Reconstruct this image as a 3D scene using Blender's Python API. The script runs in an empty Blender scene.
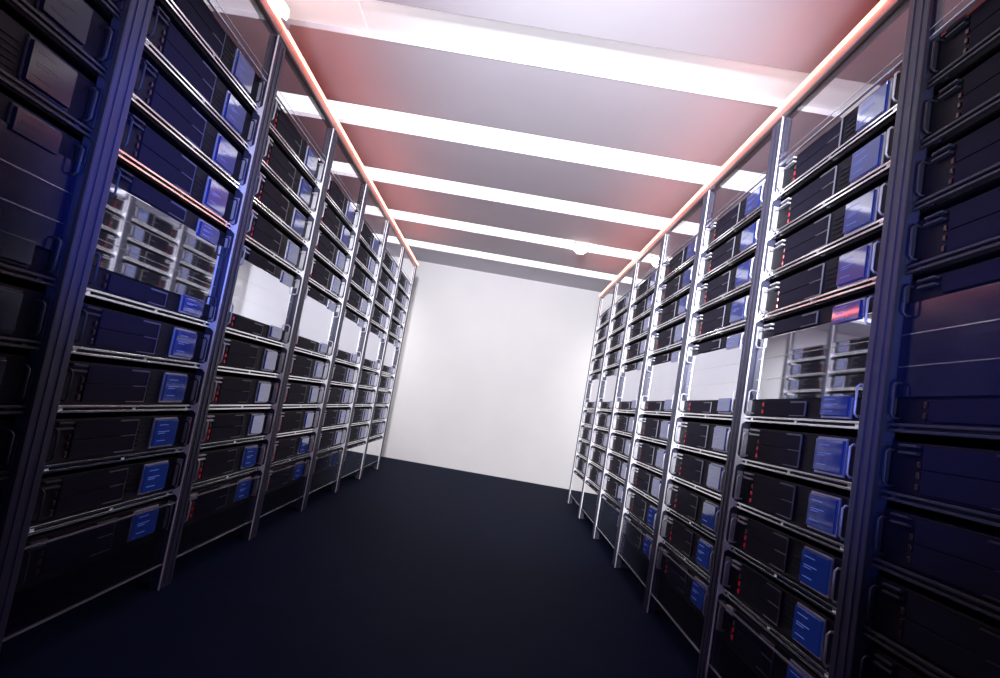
import bpy, bmesh, math, random
from mathutils import Vector, Matrix
random.seed(4)
S = bpy.context.scene
COL = S.collection.objects
PI = math.pi

# ------------------------------------------------------------------ layout (metres)
CAM_H = 0.979
XL, XR = -1.2187, 1.0090            # front plane of the posts of the two rows
NL, NR = 2.802, 2.770               # near face of the reference post of each row
BAYS = list(range(-2, 5))           # bays away from the reference post, nearest to farthest
POST_W, POST_D = 0.105, 0.045
RACK_T = 2.406                      # underside of the top rail
SRV_W, FACE_V = 0.89, 0.035         # server width, depth of the server faces behind the post fronts
SRV_D = 0.66
RAILS = [2.050, 1.8735, 1.697, 1.520, 1.095, 0.921, 0.747, 0.573, 0.399]
FAR_Y, CEIL_Z = 9.25, 2.765
ROOM_X0, ROOM_X1, ROOM_Y0 = -3.6, 3.4, -4.0

# ------------------------------------------------------------------ materials
def lin(c):
    return tuple(((v/255)/12.92 if v/255 <= .04045 else ((v/255+.055)/1.055)**2.4) for v in c)

def mat(name, color, rough=.5, metal=0., spec=.5, ior=None, emit=None, estr=0., bump=0., bscale=40., var=0., vscale=6., coat=0.):
    m = bpy.data.materials.new(name); m.use_nodes = True
    nt = m.node_tree; b = nt.nodes['Principled BSDF']
    b.inputs['Base Color'].default_value = (*color, 1)
    b.inputs['Roughness'].default_value = rough
    b.inputs['Metallic'].default_value = metal
    b.inputs['Specular IOR Level'].default_value = spec
    b.inputs['Coat Weight'].default_value = coat
    b.inputs['Coat Roughness'].default_value = .05
    if ior: b.inputs['IOR'].default_value = ior
    if emit:
        b.inputs['Emission Color'].default_value = (*emit, 1)
        b.inputs['Emission Strength'].default_value = estr
    tc = nt.nodes.new('ShaderNodeTexCoord')
    if var:
        n = nt.nodes.new('ShaderNodeTexNoise'); n.inputs['Scale'].default_value = vscale; n.inputs['Detail'].default_value = 5
        r = nt.nodes.new('ShaderNodeValToRGB')
        r.color_ramp.elements[0].position = .3; r.color_ramp.elements[1].position = .7
        r.color_ramp.elements[0].color = (*[c*(1-var) for c in color], 1)
        r.color_ramp.elements[1].color = (*[min(1, c*(1+var)) for c in color], 1)
        nt.links.new(tc.outputs['Object'], n.inputs['Vector']); nt.links.new(n.outputs['Fac'], r.inputs['Fac'])
        nt.links.new(r.outputs['Color'], b.inputs['Base Color'])
    if bump:
        n = nt.nodes.new('ShaderNodeTexNoise'); n.inputs['Scale'].default_value = bscale
        k = nt.nodes.new('ShaderNodeBump'); k.inputs['Strength'].default_value = bump; k.inputs['Distance'].default_value = .002
        nt.links.new(tc.outputs['Object'], n.inputs['Vector']); nt.links.new(n.outputs['Fac'], k.inputs['Height'])
        nt.links.new(k.outputs['Normal'], b.inputs['Normal'])
    return m

def glass(name, tint, gloss=.06):
    m = bpy.data.materials.new(name); m.use_nodes = True
    nt = m.node_tree; nt.nodes.clear()
    out = nt.nodes.new('ShaderNodeOutputMaterial'); mx = nt.nodes.new('ShaderNodeMixShader')
    t = nt.nodes.new('ShaderNodeBsdfTransparent'); g = nt.nodes.new('ShaderNodeBsdfGlossy')
    lw = nt.nodes.new('ShaderNodeLayerWeight'); mu = nt.nodes.new('ShaderNodeMath'); mu.operation = 'MULTIPLY'
    t.inputs['Color'].default_value = (*tint, 1); g.inputs['Roughness'].default_value = .02
    g.inputs['Color'].default_value = (1, 1, 1, 1)
    lw.inputs['Blend'].default_value = .5; mu.inputs[1].default_value = gloss
    mr = nt.nodes.new('ShaderNodeMapRange'); mr.interpolation_type = 'SMOOTHSTEP'
    mr.inputs['From Min'].default_value = .755; mr.inputs['From Max'].default_value = .83
    mr.inputs['To Min'].default_value = .07; mr.inputs['To Max'].default_value = .96
    nt.links.new(lw.outputs['Facing'], mr.inputs['Value'])
    nt.links.new(mr.outputs['Result'], mu.inputs[0]); nt.links.new(mu.outputs[0], mx.inputs['Fac'])
    nt.links.new(t.outputs[0], mx.inputs[1]); nt.links.new(g.outputs[0], mx.inputs[2])
    nt.links.new(mx.outputs[0], out.inputs['Surface'])
    return m

M = dict(
    wall=mat('white wall paint', (.80, .80, .81), .7, spec=.2, var=.02, vscale=2, bump=.1, bscale=150),
    side_wall=mat('grey side wall paint', (.55, .55, .60), .8, spec=.2, var=.03, vscale=2),
    ceiling=mat('grey ceiling paint', (.62, .60, .66), .8, spec=.15, var=.03, vscale=1.5),
    floor=mat('dark navy floor coating', (.0058, .0105, .030), .6, spec=.01, var=.12, vscale=3, bump=.08, bscale=60),
    chassis=mat('black server steel', (.005, .0055, .0135), .55, spec=.15, var=.25, vscale=9, bump=.15, bscale=300),
    fascia=mat('charcoal fascia', (.0125, .0115, .026), .6, spec=.05, bump=.1, bscale=200),
    post=mat('dark blue grey post paint', (.034, .036, .075), .45, spec=.4, var=.15, vscale=5),
    plate=mat('brushed light steel', (.86, .86, .90), .4, metal=.15, bump=.1, bscale=120),
    ear=mat('light grey bracket steel', (.55, .55, .62), .4, metal=.4, var=.08, vscale=30),
    chrome=mat('polished chrome', (.90, .90, .93), .16, metal=1),
    rail=mat('dark top rail steel', (.30, .22, .22), .4, metal=.6, var=.1, vscale=8),
    mirror=mat('mirror polished blank', (.80, .82, .92), .03, metal=1),
    bezel=mat('silver display bezel', (.48, .48, .55), .35, metal=.5),
    screen=mat('glossy blue display', (.006, .022, .17), .06, spec=.8, ior=2.0, emit=(.012, .04, .30), estr=.16),
    text=mat('pale blue display lines', (.10, .17, .5), .2, emit=(.2, .3, .9), estr=.25),
    red=mat('red indicator lens', (.38, .008, .02), .25, emit=(1, .02, .06), estr=.13),
    amber=mat('dim amber indicator lens', (.06, .015, .004), .3, emit=(1, .25, .05), estr=.02),
    steel_shade=mat('steel painted dark for near shade', (.035, .036, .055), .5, metal=.3, var=.1, vscale=20),  # dark copy of the bright metals, shade painted into the near bays
    gloss_shade=mat('dark navy display glass', (.006, .008, .03), .15, spec=.4),  # darkened stand-in for screens and mirror, imitates shade on the nearest bay
    lens_shade=mat('red lens darkened for near shade', (.05, .004, .008), .3),  # indicator colour darkened to imitate shade in the near bays
    shelf=mat('black shelf steel', (.006, .006, .010), .6, spec=.2),
    trim=mat('dull grey trim', (.16, .16, .20), .45, metal=.2),
    rubber=mat('black rubber', (.01, .01, .012), .8),
    lamp_body=mat('white lamp housing', (.75, .74, .74), .4),
    aluminium=mat('light trough aluminium', (.72, .71, .76), .5, metal=.1),
    edge=mat('polished glass edge', (.55, .56, .66), .2, metal=.6),
    glass=glass('clear tinted glass', (.90, .89, .93), 1.),
    header=glass('smoked header glass', (.86, .85, .90), 1.),
)
def emitter(name, col, s):
    return mat(name, (.8, .8, .8), .5, emit=col, estr=s)
M['panel_near'] = emitter('soft luminous diffuser', (.96, .95, 1.0), .42)
M['panel_far'] = emitter('bright luminous diffuser', (1.0, .98, .98), 1.4)
M['led'] = emitter('warm red light strip', (1.0, .17, .10), 21.0)
M['bulb'] = emitter('white hot bulb', (1.0, .90, .80), 30.0)

# ------------------------------------------------------------------ mesh helpers
def bm_new(): return bmesh.new()
def box(bm, x0, x1, y0, y1, z0, z1, mi=0, bev=0.):
    vs = [bm.verts.new(p) for p in ((x0,y0,z0),(x1,y0,z0),(x1,y1,z0),(x0,y1,z0),(x0,y0,z1),(x1,y0,z1),(x1,y1,z1),(x0,y1,z1))]
    fs = [bm.faces.new([vs[i] for i in f]) for f in ((3,2,1,0),(4,5,6,7),(0,1,5,4),(1,2,6,5),(2,3,7,6),(3,0,4,7))]
    for f in fs: f.material_index = mi
    if bev:
        es = list({e for f in fs for e in f.edges})
        r = bmesh.ops.bevel(bm, geom=es, offset=bev, segments=2, affect='EDGES', profile=.5)
        for f in r['faces']: f.material_index = mi
def tube(bm, pts, r, n=10, mi=0):
    pts = [Vector(p) for p in pts]; rings = []
    for i, p in enumerate(pts):
        a = pts[max(i-1, 0)]; b = pts[min(i+1, len(pts)-1)]
        d = (b-a).normalized(); u = d.orthogonal().normalized()
        if rings: u = (pu - d*pu.dot(d)).normalized()
        pu = u; w = d.cross(u)
        rings.append([bm.verts.new(p + r*(math.cos(2*PI*k/n)*u + math.sin(2*PI*k/n)*w)) for k in range(n)])
    for A, B in zip(rings, rings[1:]):
        for k in range(n):
            f = bm.faces.new((A[k], A[(k+1)%n], B[(k+1)%n], B[k])); f.smooth = True; f.material_index = mi
    bm.faces.new(rings[0][::-1]).material_index = mi; bm.faces.new(rings[-1]).material_index = mi
def lathe(bm, prof, n=24, mi=0, axis='z'):
    rings = []
    for (r, h) in prof:
        ring = []
        for k in range(n):
            a = 2*PI*k/n; c, s = r*math.cos(a), r*math.sin(a)
            ring.append(bm.verts.new((c, s, h) if axis == 'z' else (c, h, s)))
        rings.append(ring)
    for A, B in zip(rings, rings[1:]):
        for k in range(n):
            f = bm.faces.new((A[k], A[(k+1)%n], B[(k+1)%n], B[k])); f.smooth = True; f.material_index = mi
    bm.faces.new(rings[0][::-1]).material_index = mi; bm.faces.new(rings[-1]).material_index = mi
def prism_x(bm, poly, x0, x1):     # poly of (y,z), extruded along x
    A = [bm.verts.new((x0, y, z)) for y, z in poly]; B = [bm.verts.new((x1, y, z)) for y, z in poly]
    n = len(poly); bm.faces.new(A[::-1]); bm.faces.new(B)
    for i in range(n): bm.faces.new((A[i], A[(i+1)%n], B[(i+1)%n], B[i]))
def obj(name, bm, mats, parent=None, loc=None):
    bmesh.ops.recalc_face_normals(bm, faces=bm.faces)
    me = bpy.data.meshes.new(name); bm.to_mesh(me); bm.free()
    for m in (mats if isinstance(mats, (list, tuple)) else [mats]): me.materials.append(M[m])
    o = bpy.data.objects.new(name, me); COL.link(o)
    if parent: o.parent = parent
    if loc: o.location = loc
    return o
def empty(name, loc=(0,0,0), rz=0.):
    o = bpy.data.objects.new(name, None); COL.link(o); o.location = loc; o.rotation_euler = (0,0,rz)
    o.empty_display_size = .1
    return o
def tag(o, label, cat, group=None):
    o['label'] = label; o['category'] = cat
    if group: o['group'] = group
def struct(name, bm, m, label=None):
    o = obj(name, bm, m); o['kind'] = 'structure'
    if label: o['label'] = label
    return o
def kids(o): return [c for c in bpy.data.objects if c.parent == o]
def copy_tree(o, tree, parent=None):
    c = o.copy(); COL.link(c)
    if parent: c.parent = parent
    for ch, sub in tree: copy_tree(ch, sub, c)
    return c
def tree_of(o): return [(c, tree_of(c)) for c in kids(o)]

# ------------------------------------------------------------------ the room
STRIPS = [3.01 + 1.248*k for k in range(5)]; STRIP_W = .365
bm = bm_new(); box(bm, ROOM_X0, ROOM_X1, ROOM_Y0, FAR_Y+.1, -.1, 0); struct('floor', bm, 'floor', 'dark navy floor running down the aisle')
bm = bm_new(); ys = [ROOM_Y0]
for y in STRIPS: ys += [y, y+STRIP_W]
ys.append(FAR_Y+.1)
for a, b in zip(ys[::2], ys[1::2]): box(bm, ROOM_X0, ROOM_X1, a, b, CEIL_Z, CEIL_Z+.12)
box(bm, ROOM_X0, ROOM_X1, ROOM_Y0, FAR_Y+.1, CEIL_Z+.12, CEIL_Z+.2)
struct('ceiling', bm, 'ceiling', 'grey ceiling cut by recessed light troughs')
bm = bm_new(); box(bm, ROOM_X0, ROOM_X1, FAR_Y, FAR_Y+.1, 0, CEIL_Z); struct('wall_far', bm, 'wall', 'plain white wall closing the end of the aisle')
bm = bm_new(); box(bm, ROOM_X0-.1, ROOM_X0, ROOM_Y0, FAR_Y+.1, 0, CEIL_Z+.2); struct('wall_left', bm, 'side_wall', 'grey wall behind the left rack row')
bm = bm_new(); box(bm, ROOM_X1, ROOM_X1+.1, ROOM_Y0, FAR_Y+.1, 0, CEIL_Z+.2); struct('wall_right', bm, 'side_wall', 'grey wall behind the right rack row')

# ceiling light troughs: housing, luminous diffusers butted at thin joints
JOINTS = {0: [-1.0, 1.9], 1: [-1.28, -.39, 1.7], 2: [-.41, 1.5], 3: [-1.36, -.42, 1.6], 4: [-.45, 1.6]}
cnt = len(STRIPS)
for i, y in enumerate(STRIPS):
    t = empty('ceiling_light', (0, y, CEIL_Z))
    bm = bm_new()
    zz = .040
    box(bm, ROOM_X0+.01, ROOM_X1-.01, .002, STRIP_W-.002, zz, zz+.02)                      # back pan
    box(bm, ROOM_X0+.01, ROOM_X1-.01, STRIP_W-.010, STRIP_W-.002, -.001, zz)               # far lip
    box(bm, ROOM_X0+.01, ROOM_X1-.01, .002, .008, .004, zz)                                # near lip
    obj('housing', bm, 'aluminium', t)
    js = [ROOM_X0+.012] + JOINTS[i] + [ROOM_X1-.012]
    for a, b in zip(js, js[1:]):
        bm = bm_new(); box(bm, a+.003, b-.003, .010, STRIP_W-.012, zz-.012, zz-.001, bev=.001)
        obj('diffuser', bm, 'panel_near' if i == 0 else 'panel_far', t)
    k = cnt-i
    nth = ['closest to the white far wall', 'second from the white far wall', 'third from the white far wall', 'fourth from the white far wall', 'fifth from the white far wall'][k-1]
    tag(t, ('softly glowing' if i == 0 else 'bright white') + ' recessed ceiling light strip, ' + nth, 'ceiling light', 'ceiling light strips')

# ------------------------------------------------------------------ the rack bays
# local frame of everything in a row: X along the row (left to right as one faces it), Y into the rack, Z up
def post_part(parent, x):
    H = RACK_T
    bm = bm_new(); box(bm, x, x+POST_W, 0, POST_D, 0, H, bev=.004)
    for dx in (.028, .070):                                  # two shallow raised ribs along the face
        box(bm, x+dx, x+dx+.008, -.003, .002, .02, H-.02)
    p = obj('post', bm, 'post', parent)
    return p
def side_plate(post, x0, x1):
    # a bright edge plate that swells to a bracket at every shelf
    zs = sorted(RAILS); poly = [(-.001, .0)]; back = []
    a, b, hw = .0050, .030, .028
    front = [(-.001, 0.), (-.001, RACK_T)]
    back = [(a, 0.)]
    for z in zs:
        back += [(a, z-hw), (a+.002, z-.022), (b*.6, z-.013), (b, z-.008), (b, z+.008), (b*.6, z+.013), (a+.002, z+.022), (a, z+hw)]
    back += [(a, RACK_T)]
    bm = bm_new(); prism_x(bm, front + back[::-1], x0, x1)
    return obj('side_plate', bm, 'plate', post)

def make_rack(row, last):
    r = empty('server_rack')
    # the near post sits at the camera end of the bay: x = 0 on the left row, x = 1 - POST_W on the right row
    ps = [0.] if row == 'L' else [1.-POST_W]
    if last: ps.append(1. if row == 'L' else -POST_W)
    for x in ps:
        p = post_part(r, x)
        if row == 'L': side_plate(p, x-.004, x-.0005)
        else: side_plate(p, x+POST_W+.0005, x+POST_W+.004)
        bm = bm_new(); lathe(bm, [(.028, 0.), (.030, .004), (.024, .010), (.012, .016)], 16)
        f = obj('foot', bm, 'rubber', p, (x+POST_W*.5, .075, 0))
    sx = POST_W if row == 'L' else 0.
    for z in RAILS + [.225]:
        bm = bm_new(); box(bm, sx+.002, sx+SRV_W+.001, FACE_V+.004, FACE_V+SRV_D, z-.011, z+.011)
        s = obj('shelf', bm, 'shelf', r)
        if z > .3:
            bm = bm_new()
            for dz in (-.0078, .0078): box(bm, sx+.003, sx+SRV_W, .016, .026, z+dz-.0036, z+dz+.0036, bev=.0008)
            for xx in (sx+.05, sx+SRV_W*.5, sx+SRV_W-.05): box(bm, xx-.01, xx+.01, .0258, FACE_V+.006, z-.007, z+.007)
            obj('chrome_rail', bm, 'chrome', s)
    # rear uprights
    for x in (sx+.01, sx+SRV_W-.05):
        bm = bm_new(); box(bm, x, x+.04, FACE_V+SRV_D+.002, FACE_V+SRV_D+.042, 0, 2.2, bev=.003); obj('rear_upright', bm, 'post', r)
    x0, x1 = (0., 1.) if row == 'L' else (0., 1.)
    if last and row == 'L': x1 = 1.+POST_W
    if last and row == 'R': x0 = -POST_W
    bm = bm_new(); box(bm, x0, x1, -.004, .046, RACK_T, RACK_T+.046, bev=.005)
    tr = obj('top_rail', bm, 'rail', r)
    bm = bm_new(); tube(bm, [(x0, -.008, RACK_T+.050), (x1, -.008, RACK_T+.050)], .0060, 10)
    obj('light_strip', bm, 'led', tr)
    bm = bm_new(); box(bm, sx+.002, sx+SRV_W, .010, .016, 2.190, RACK_T-.001); hg = obj('header_glass', bm, 'header', r)
    bm = bm_new(); box(bm, sx+.002, sx+SRV_W, .008, .018, 2.186, 2.190); box(bm, sx+.002, sx+SRV_W, .008, .010, 2.214, 2.216); obj('glass_edge', bm, 'edge', hg)
    bm = bm_new(); box(bm, sx+.002, sx+SRV_W, .004, .010, .108, .355); kp = obj('kick_panel', bm, 'glass', r)
    bm = bm_new(); box(bm, sx+.002, sx+SRV_W, .002, .012, .355, .3585); box(bm, sx+.002, sx+SRV_W, .002, .012, .1045, .108); obj('glass_edge', bm, 'edge', kp)
    return r

# ------------------------------------------------------------------ the servers (front face at Y = 0)
def display(root, z0, z1):
    bm = bm_new(); x0, x1, t = .615, .795, .0065
    for a in ((x0, x1, z0, z0+t), (x0, x1, z1-t, z1), (x0, x0+t, z0+t, z1-t), (x1-t, x1, z0+t, z1-t)):
        box(bm, a[0], a[1], -.006, 0, a[2], a[3], bev=.0012)
    d = obj('display', bm, 'bezel', root)
    bm = bm_new(); box(bm, x0+t+.001, x1-t-.001, -.015, 0, z0+t+.001, z1-t-.001, bev=.0012)
    h = z1-z0-2*t
    for f, w in ((.80, .6), (.55, .75), (.48, .45), (.20, .55)):
        if h > .06: box(bm, x0+t+.022, x0+t+.022+w*.11, -.0158, -.0145, z0+t+h*f, z0+t+h*f+.0022, 1)
    s = obj('screen', bm, ['screen', 'text'], d); s['label'] = 'glossy blue screen glass'
    return d
def handle(root, x, z0, z1):
    bm = bm_new(); c = .008
    tube(bm, [(x, 0, z0), (x, -.021, z0), (x, -.028, z0+c), (x, -.028, z1-c), (x, -.021, z1), (x, 0, z1)], .0036, 8)
    obj('handle', bm, 'ear', root)
def ear(root, x, z0, z1):
    bm = bm_new(); box(bm, x, x+.005, -.020, .002, z0, z1, bev=.0012); obj('mounting_ear', bm, 'ear', root)
def indicator(root, z, m):
    bm = bm_new(); box(bm, .124, .136, -.005, 0, z-.008, z+.008, bev=.0024)
    o = obj('indicator_light', bm, m, root)
    if m == 'amber': o['label'] = 'dim amber indicator light'
def latch(root, z):
    bm = bm_new(); box(bm, .055, .128, -.014, 0, z-.0035, z+.0035, bev=.0015); obj('latch_tab', bm, 'ear', root)
def fascia(root, z0, z1, seam=True):
    bm = bm_new(); x0, x1 = .146, .500
    if seam:
        zm = (z0+z1)/2
        box(bm, x0, x1, -.006, 0, z0, zm-.0012, bev=.0012); box(bm, x0, x1, -.006, 0, zm+.0012, z1, bev=.0012)
    else: box(bm, x0, x1, -.006, 0, z0, z1, bev=.0012)
    f = obj('front_panel', bm, 'fascia', root)
    bm = bm_new()
    if seam: box(bm, .41, .4985, -.0085, -.004, (z0+z1)/2-.0012, (z0+z1)/2+.0012)
    box(bm, .385, .4985, -.0085, -.004, z1-.006, z1-.001); box(bm, .385, .4985, -.0085, -.004, z0+.001, z0+.004)
    box(bm, .4985, .5005, -.0085, -.004, z0+.001, z1-.001)
    obj('panel_trim', bm, 'trim', f)
def chassis(root, h):
    bm = bm_new(); box(bm, .0062, SRV_W-.0062, 0, SRV_D-.02, 0, h, bev=.003)
    for k in range(5):                                        # cooling slots moulded beside the display
        box(bm, .525, .600, -.0025, .001, .02+k*.017, .026+k*.017)
    obj('chassis', bm, 'chassis', root)
def make_server():
    r = empty('rack_server'); h = .130
    chassis(r, h); fascia(r, .008, .122); display(r, .008, .122)
    for x in (.035, .855): handle(r, x, .014, .106)
    for x in (0., SRV_W-.005): ear(r, x, .006, .122)
    for z in (.120, .102): latch(r, z)
    indicator(r, .022, 'red'); indicator(r, .050, 'red'); indicator(r, .076, 'amber')
    return r
def make_tall():
    r = empty('rack_server'); h = .385
    chassis(r, h); fascia(r, .008, .062, False); fascia(r, .330, .377, False)
    bm = bm_new(); box(bm, .006, SRV_W-.006, -.0075, 0, .070, .322, bev=.0015)
    m = obj('mirror_panel', bm, 'mirror', r); m['label'] = 'mirror polished blank panel across the middle'
    bm = bm_new()
    for z in (.150, .236): box(bm, .008, SRV_W-.008, -.0105, -.006, z-.0012, z+.0012)
    obj('panel_seam', bm, 'chrome', m)
    display(r, .304, .377); display(r, .008, .084)
    for x in (.035, .855): handle(r, x, .014, .106); handle(r, x, .285, .365)
    for x in (0., SRV_W-.005): ear(r, x, .006, .068); ear(r, x, .326, .377)
    for z in (.375, .357): latch(r, z)
    indicator(r, .022, 'red'); indicator(r, .050, 'red')
    return r

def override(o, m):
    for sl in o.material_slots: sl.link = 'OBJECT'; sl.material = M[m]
def paint_near_shade(root, screens):  # puts the near-bay shade into the colours of the server parts
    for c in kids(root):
        if c.name.startswith('indicator_light'): override(c, 'lens_shade')
        if c.name.startswith(('handle', 'latch_tab')) or (screens and c.name.startswith('mounting_ear')): override(c, 'steel_shade')
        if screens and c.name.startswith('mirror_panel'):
            override(c, 'gloss_shade'); c['label'] = 'mirror blank panel across the middle, darkened as painted shade'  # mirror recoloured dark in place of shade
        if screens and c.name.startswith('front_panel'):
            for g in kids(c): override(g, 'steel_shade')
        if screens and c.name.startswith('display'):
            override(c, 'steel_shade')
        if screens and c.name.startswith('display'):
            for g in kids(c): override(g, 'gloss_shade')
# unit bottoms, top to bottom of the stack
UNITS = [(RAILS[0]+.0112, 'n')] + [(RAILS[k]+.0112, 'n') for k in (1, 2, 3)] + [(RAILS[4]+.0112, 't')] + [(RAILS[k]+.0112, 'n') for k in (5, 6, 7, 8)] + [(.2362, 'n')]
UNAMES = ['top unit', 'second unit from top', 'third unit from top', 'unit above mirror band', 'tall mirror banded unit',
          'unit below mirror band', 'fourth unit from bottom', 'third unit from bottom', 'second unit from bottom', 'bottom unit']
FROM_END = {4: 'bay at the far end', 3: 'second bay from far end', 2: 'third bay from far end', 1: 'fourth bay from far end',
            0: 'fifth bay from far end', -1: 'sixth bay from far end', -2: 'bay nearest the camera'}
srv = make_server(); tall = make_tall(); TS, TT = tree_of(srv), tree_of(tall)
used = {'n': 0, 't': 0}
for row in 'LR':
    name = 'left' if row == 'L' else 'right'
    proto = make_rack(row, False); tp = tree_of(proto); first = True
    for i in reversed(BAYS):
        last = i == BAYS[-1]
        if last: rack = make_rack(row, True)
        elif first: rack = proto; first = False
        else: rack = copy_tree(proto, tp)
        if i < 0:  # near plates and rails recoloured dark to imitate shade
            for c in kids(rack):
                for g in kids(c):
                    if g.name.startswith('side_plate') or (i == -2 and g.name.startswith('chrome_rail')): override(g, 'steel_shade')
        if row == 'L':
            rack.location = (XL, NL+i, 0); rack.rotation_euler = (0, 0, PI/2)
        else:
            rack.location = (XR, NR+i+1, 0); rack.rotation_euler = (0, 0, -PI/2)
        tag(rack, 'black open server rack in %s row, %s' % (name, FROM_END[i]), 'server rack', 'racks of the %s row' % name)
        for (z, k), un in zip(UNITS, UNAMES):
            p, t = (srv, TS) if k == 'n' else (tall, TT)
            o = p if used[k] == 0 else copy_tree(p, t)
            used[k] += 1
            if row == 'L':
                o.location = (XL-FACE_V, NL+i+POST_W, z); o.rotation_euler = (0, 0, PI/2)
            else:
                o.location = (XR+FACE_V, NR+i+1, z); o.rotation_euler = (0, 0, -PI/2)
            if i == -2 or (i == -1 and row == 'L'): paint_near_shade(o, i == -2)
            tag(o, 'black rack server in %s row, %s, %s' % (name, FROM_END[i], un), 'server', 'servers stacked in the %s rack row' % name)

# ------------------------------------------------------------------ two small round lamps
def lamp(loc, label, r, flip=False):
    t = empty('round_lamp', loc)
    if flip: t.rotation_euler = (PI, 0, 0)
    bm = bm_new(); lathe(bm, [(r*1.25, 0), (r*1.3, -.006), (r*1.1, -.016), (r*.7, -.020)], 28); obj('lamp_housing', bm, 'lamp_body', t)
    bm = bm_new(); lathe(bm, [(r*.55, -.018), (r*.85, -.03), (r, -.05), (r*.92, -.078), (r*.6, -.098), (r*.12, -.106)], 24)
    obj('bulb', bm, 'bulb', t)
    tag(t, label, 'lamp', 'round spot lamps')
lamp((.60, 6.93, CEIL_Z+.028), 'small round lamp blazing white on a far ceiling light strip', .07)
lamp((XL-.030, 2.79, RACK_T+.0465), 'small round lamp blazing white on top of the left rack rail', .052, True)

# ------------------------------------------------------------------ world and light
w = bpy.data.worlds.new('world'); S.world = w; w.use_nodes = True
w.node_tree.nodes['Background'].inputs['Color'].default_value = (.25, .35, 1.0, 1)
w.node_tree.nodes['Background'].inputs['Strength'].default_value = .36

def spot(name, loc, aim, energy, col, angle, blend=1., size=.25):
    l = bpy.data.lights.new(name, 'SPOT'); l.energy = energy; l.color = col; l.spot_size = math.radians(angle); l.spot_blend = blend; l.shadow_soft_size = size
    o = bpy.data.objects.new(name, l); COL.link(o); o.location = loc
    o.rotation_euler = (Vector(aim)-Vector(loc)).to_track_quat('-Z', 'Y').to_euler()
    return o
spot('added_aisle_fill', (-.25, -.3, 2.1), (.85, 9.2, 1.9), 2450, (.975, .965, 1), 49, .9, .12)  # added unseen light, brightens the far wall and post sides
spot('added_ceiling_fill', (0, -1.6, .35), (0, 4.4, 2.9), 760, (.80, .83, 1), 44, 1., .3)  # added unseen light that lifts the ceiling
spot('added_blue_fill', (.75, .9, 1.5), (-1.2, 2.2, 1.5), 430, (.05, .15, 1), 34, 1., .1)  # added unseen light, tints the near left servers blue
for x in (-2.55, 2.35):
    spot('added_wall_fill', (x, 7.4, 2.62), (x*.9, 9.25, 1.5), 170, (1, .98, .98), 72, 1., .02)  # added light for the wall behind the rows, no real fixture
spot('added_blue_fill', (-.75, .4, 1.2), (1.0, 1.7, 1.3), 170, (.06, .15, 1), 34, 1., .1)  # added unseen light, blue tint on the near right servers

# ------------------------------------------------------------------ camera
f, roll, pitch, yaw = 666.58, 0.173306, 0.096071, -0.010678
fw = Vector((math.sin(yaw)*math.cos(pitch), math.cos(yaw)*math.cos(pitch), math.sin(pitch)))
rt = Vector((math.cos(yaw), -math.sin(yaw), 0)); up = rt.cross(fw)
c, s = math.cos(roll), math.sin(roll)
R_, U_ = c*rt + s*up, c*up - s*rt
cam = bpy.data.cameras.new('camera'); co = bpy.data.objects.new('camera', cam); COL.link(co)
cam.sensor_width = 36; cam.lens = f*36/1000; cam.clip_start = .05
co.matrix_world = Matrix(((R_.x, U_.x, -fw.x, 0), (R_.y, U_.y, -fw.y, 0), (R_.z, U_.z, -fw.z, CAM_H), (0, 0, 0, 1)))
S.camera = co

vs = S.view_settings
vs.view_transform = 'Standard'; vs.look = 'None'; vs.exposure = 0.0; vs.gamma = 1.0; vs.use_curve_mapping = False
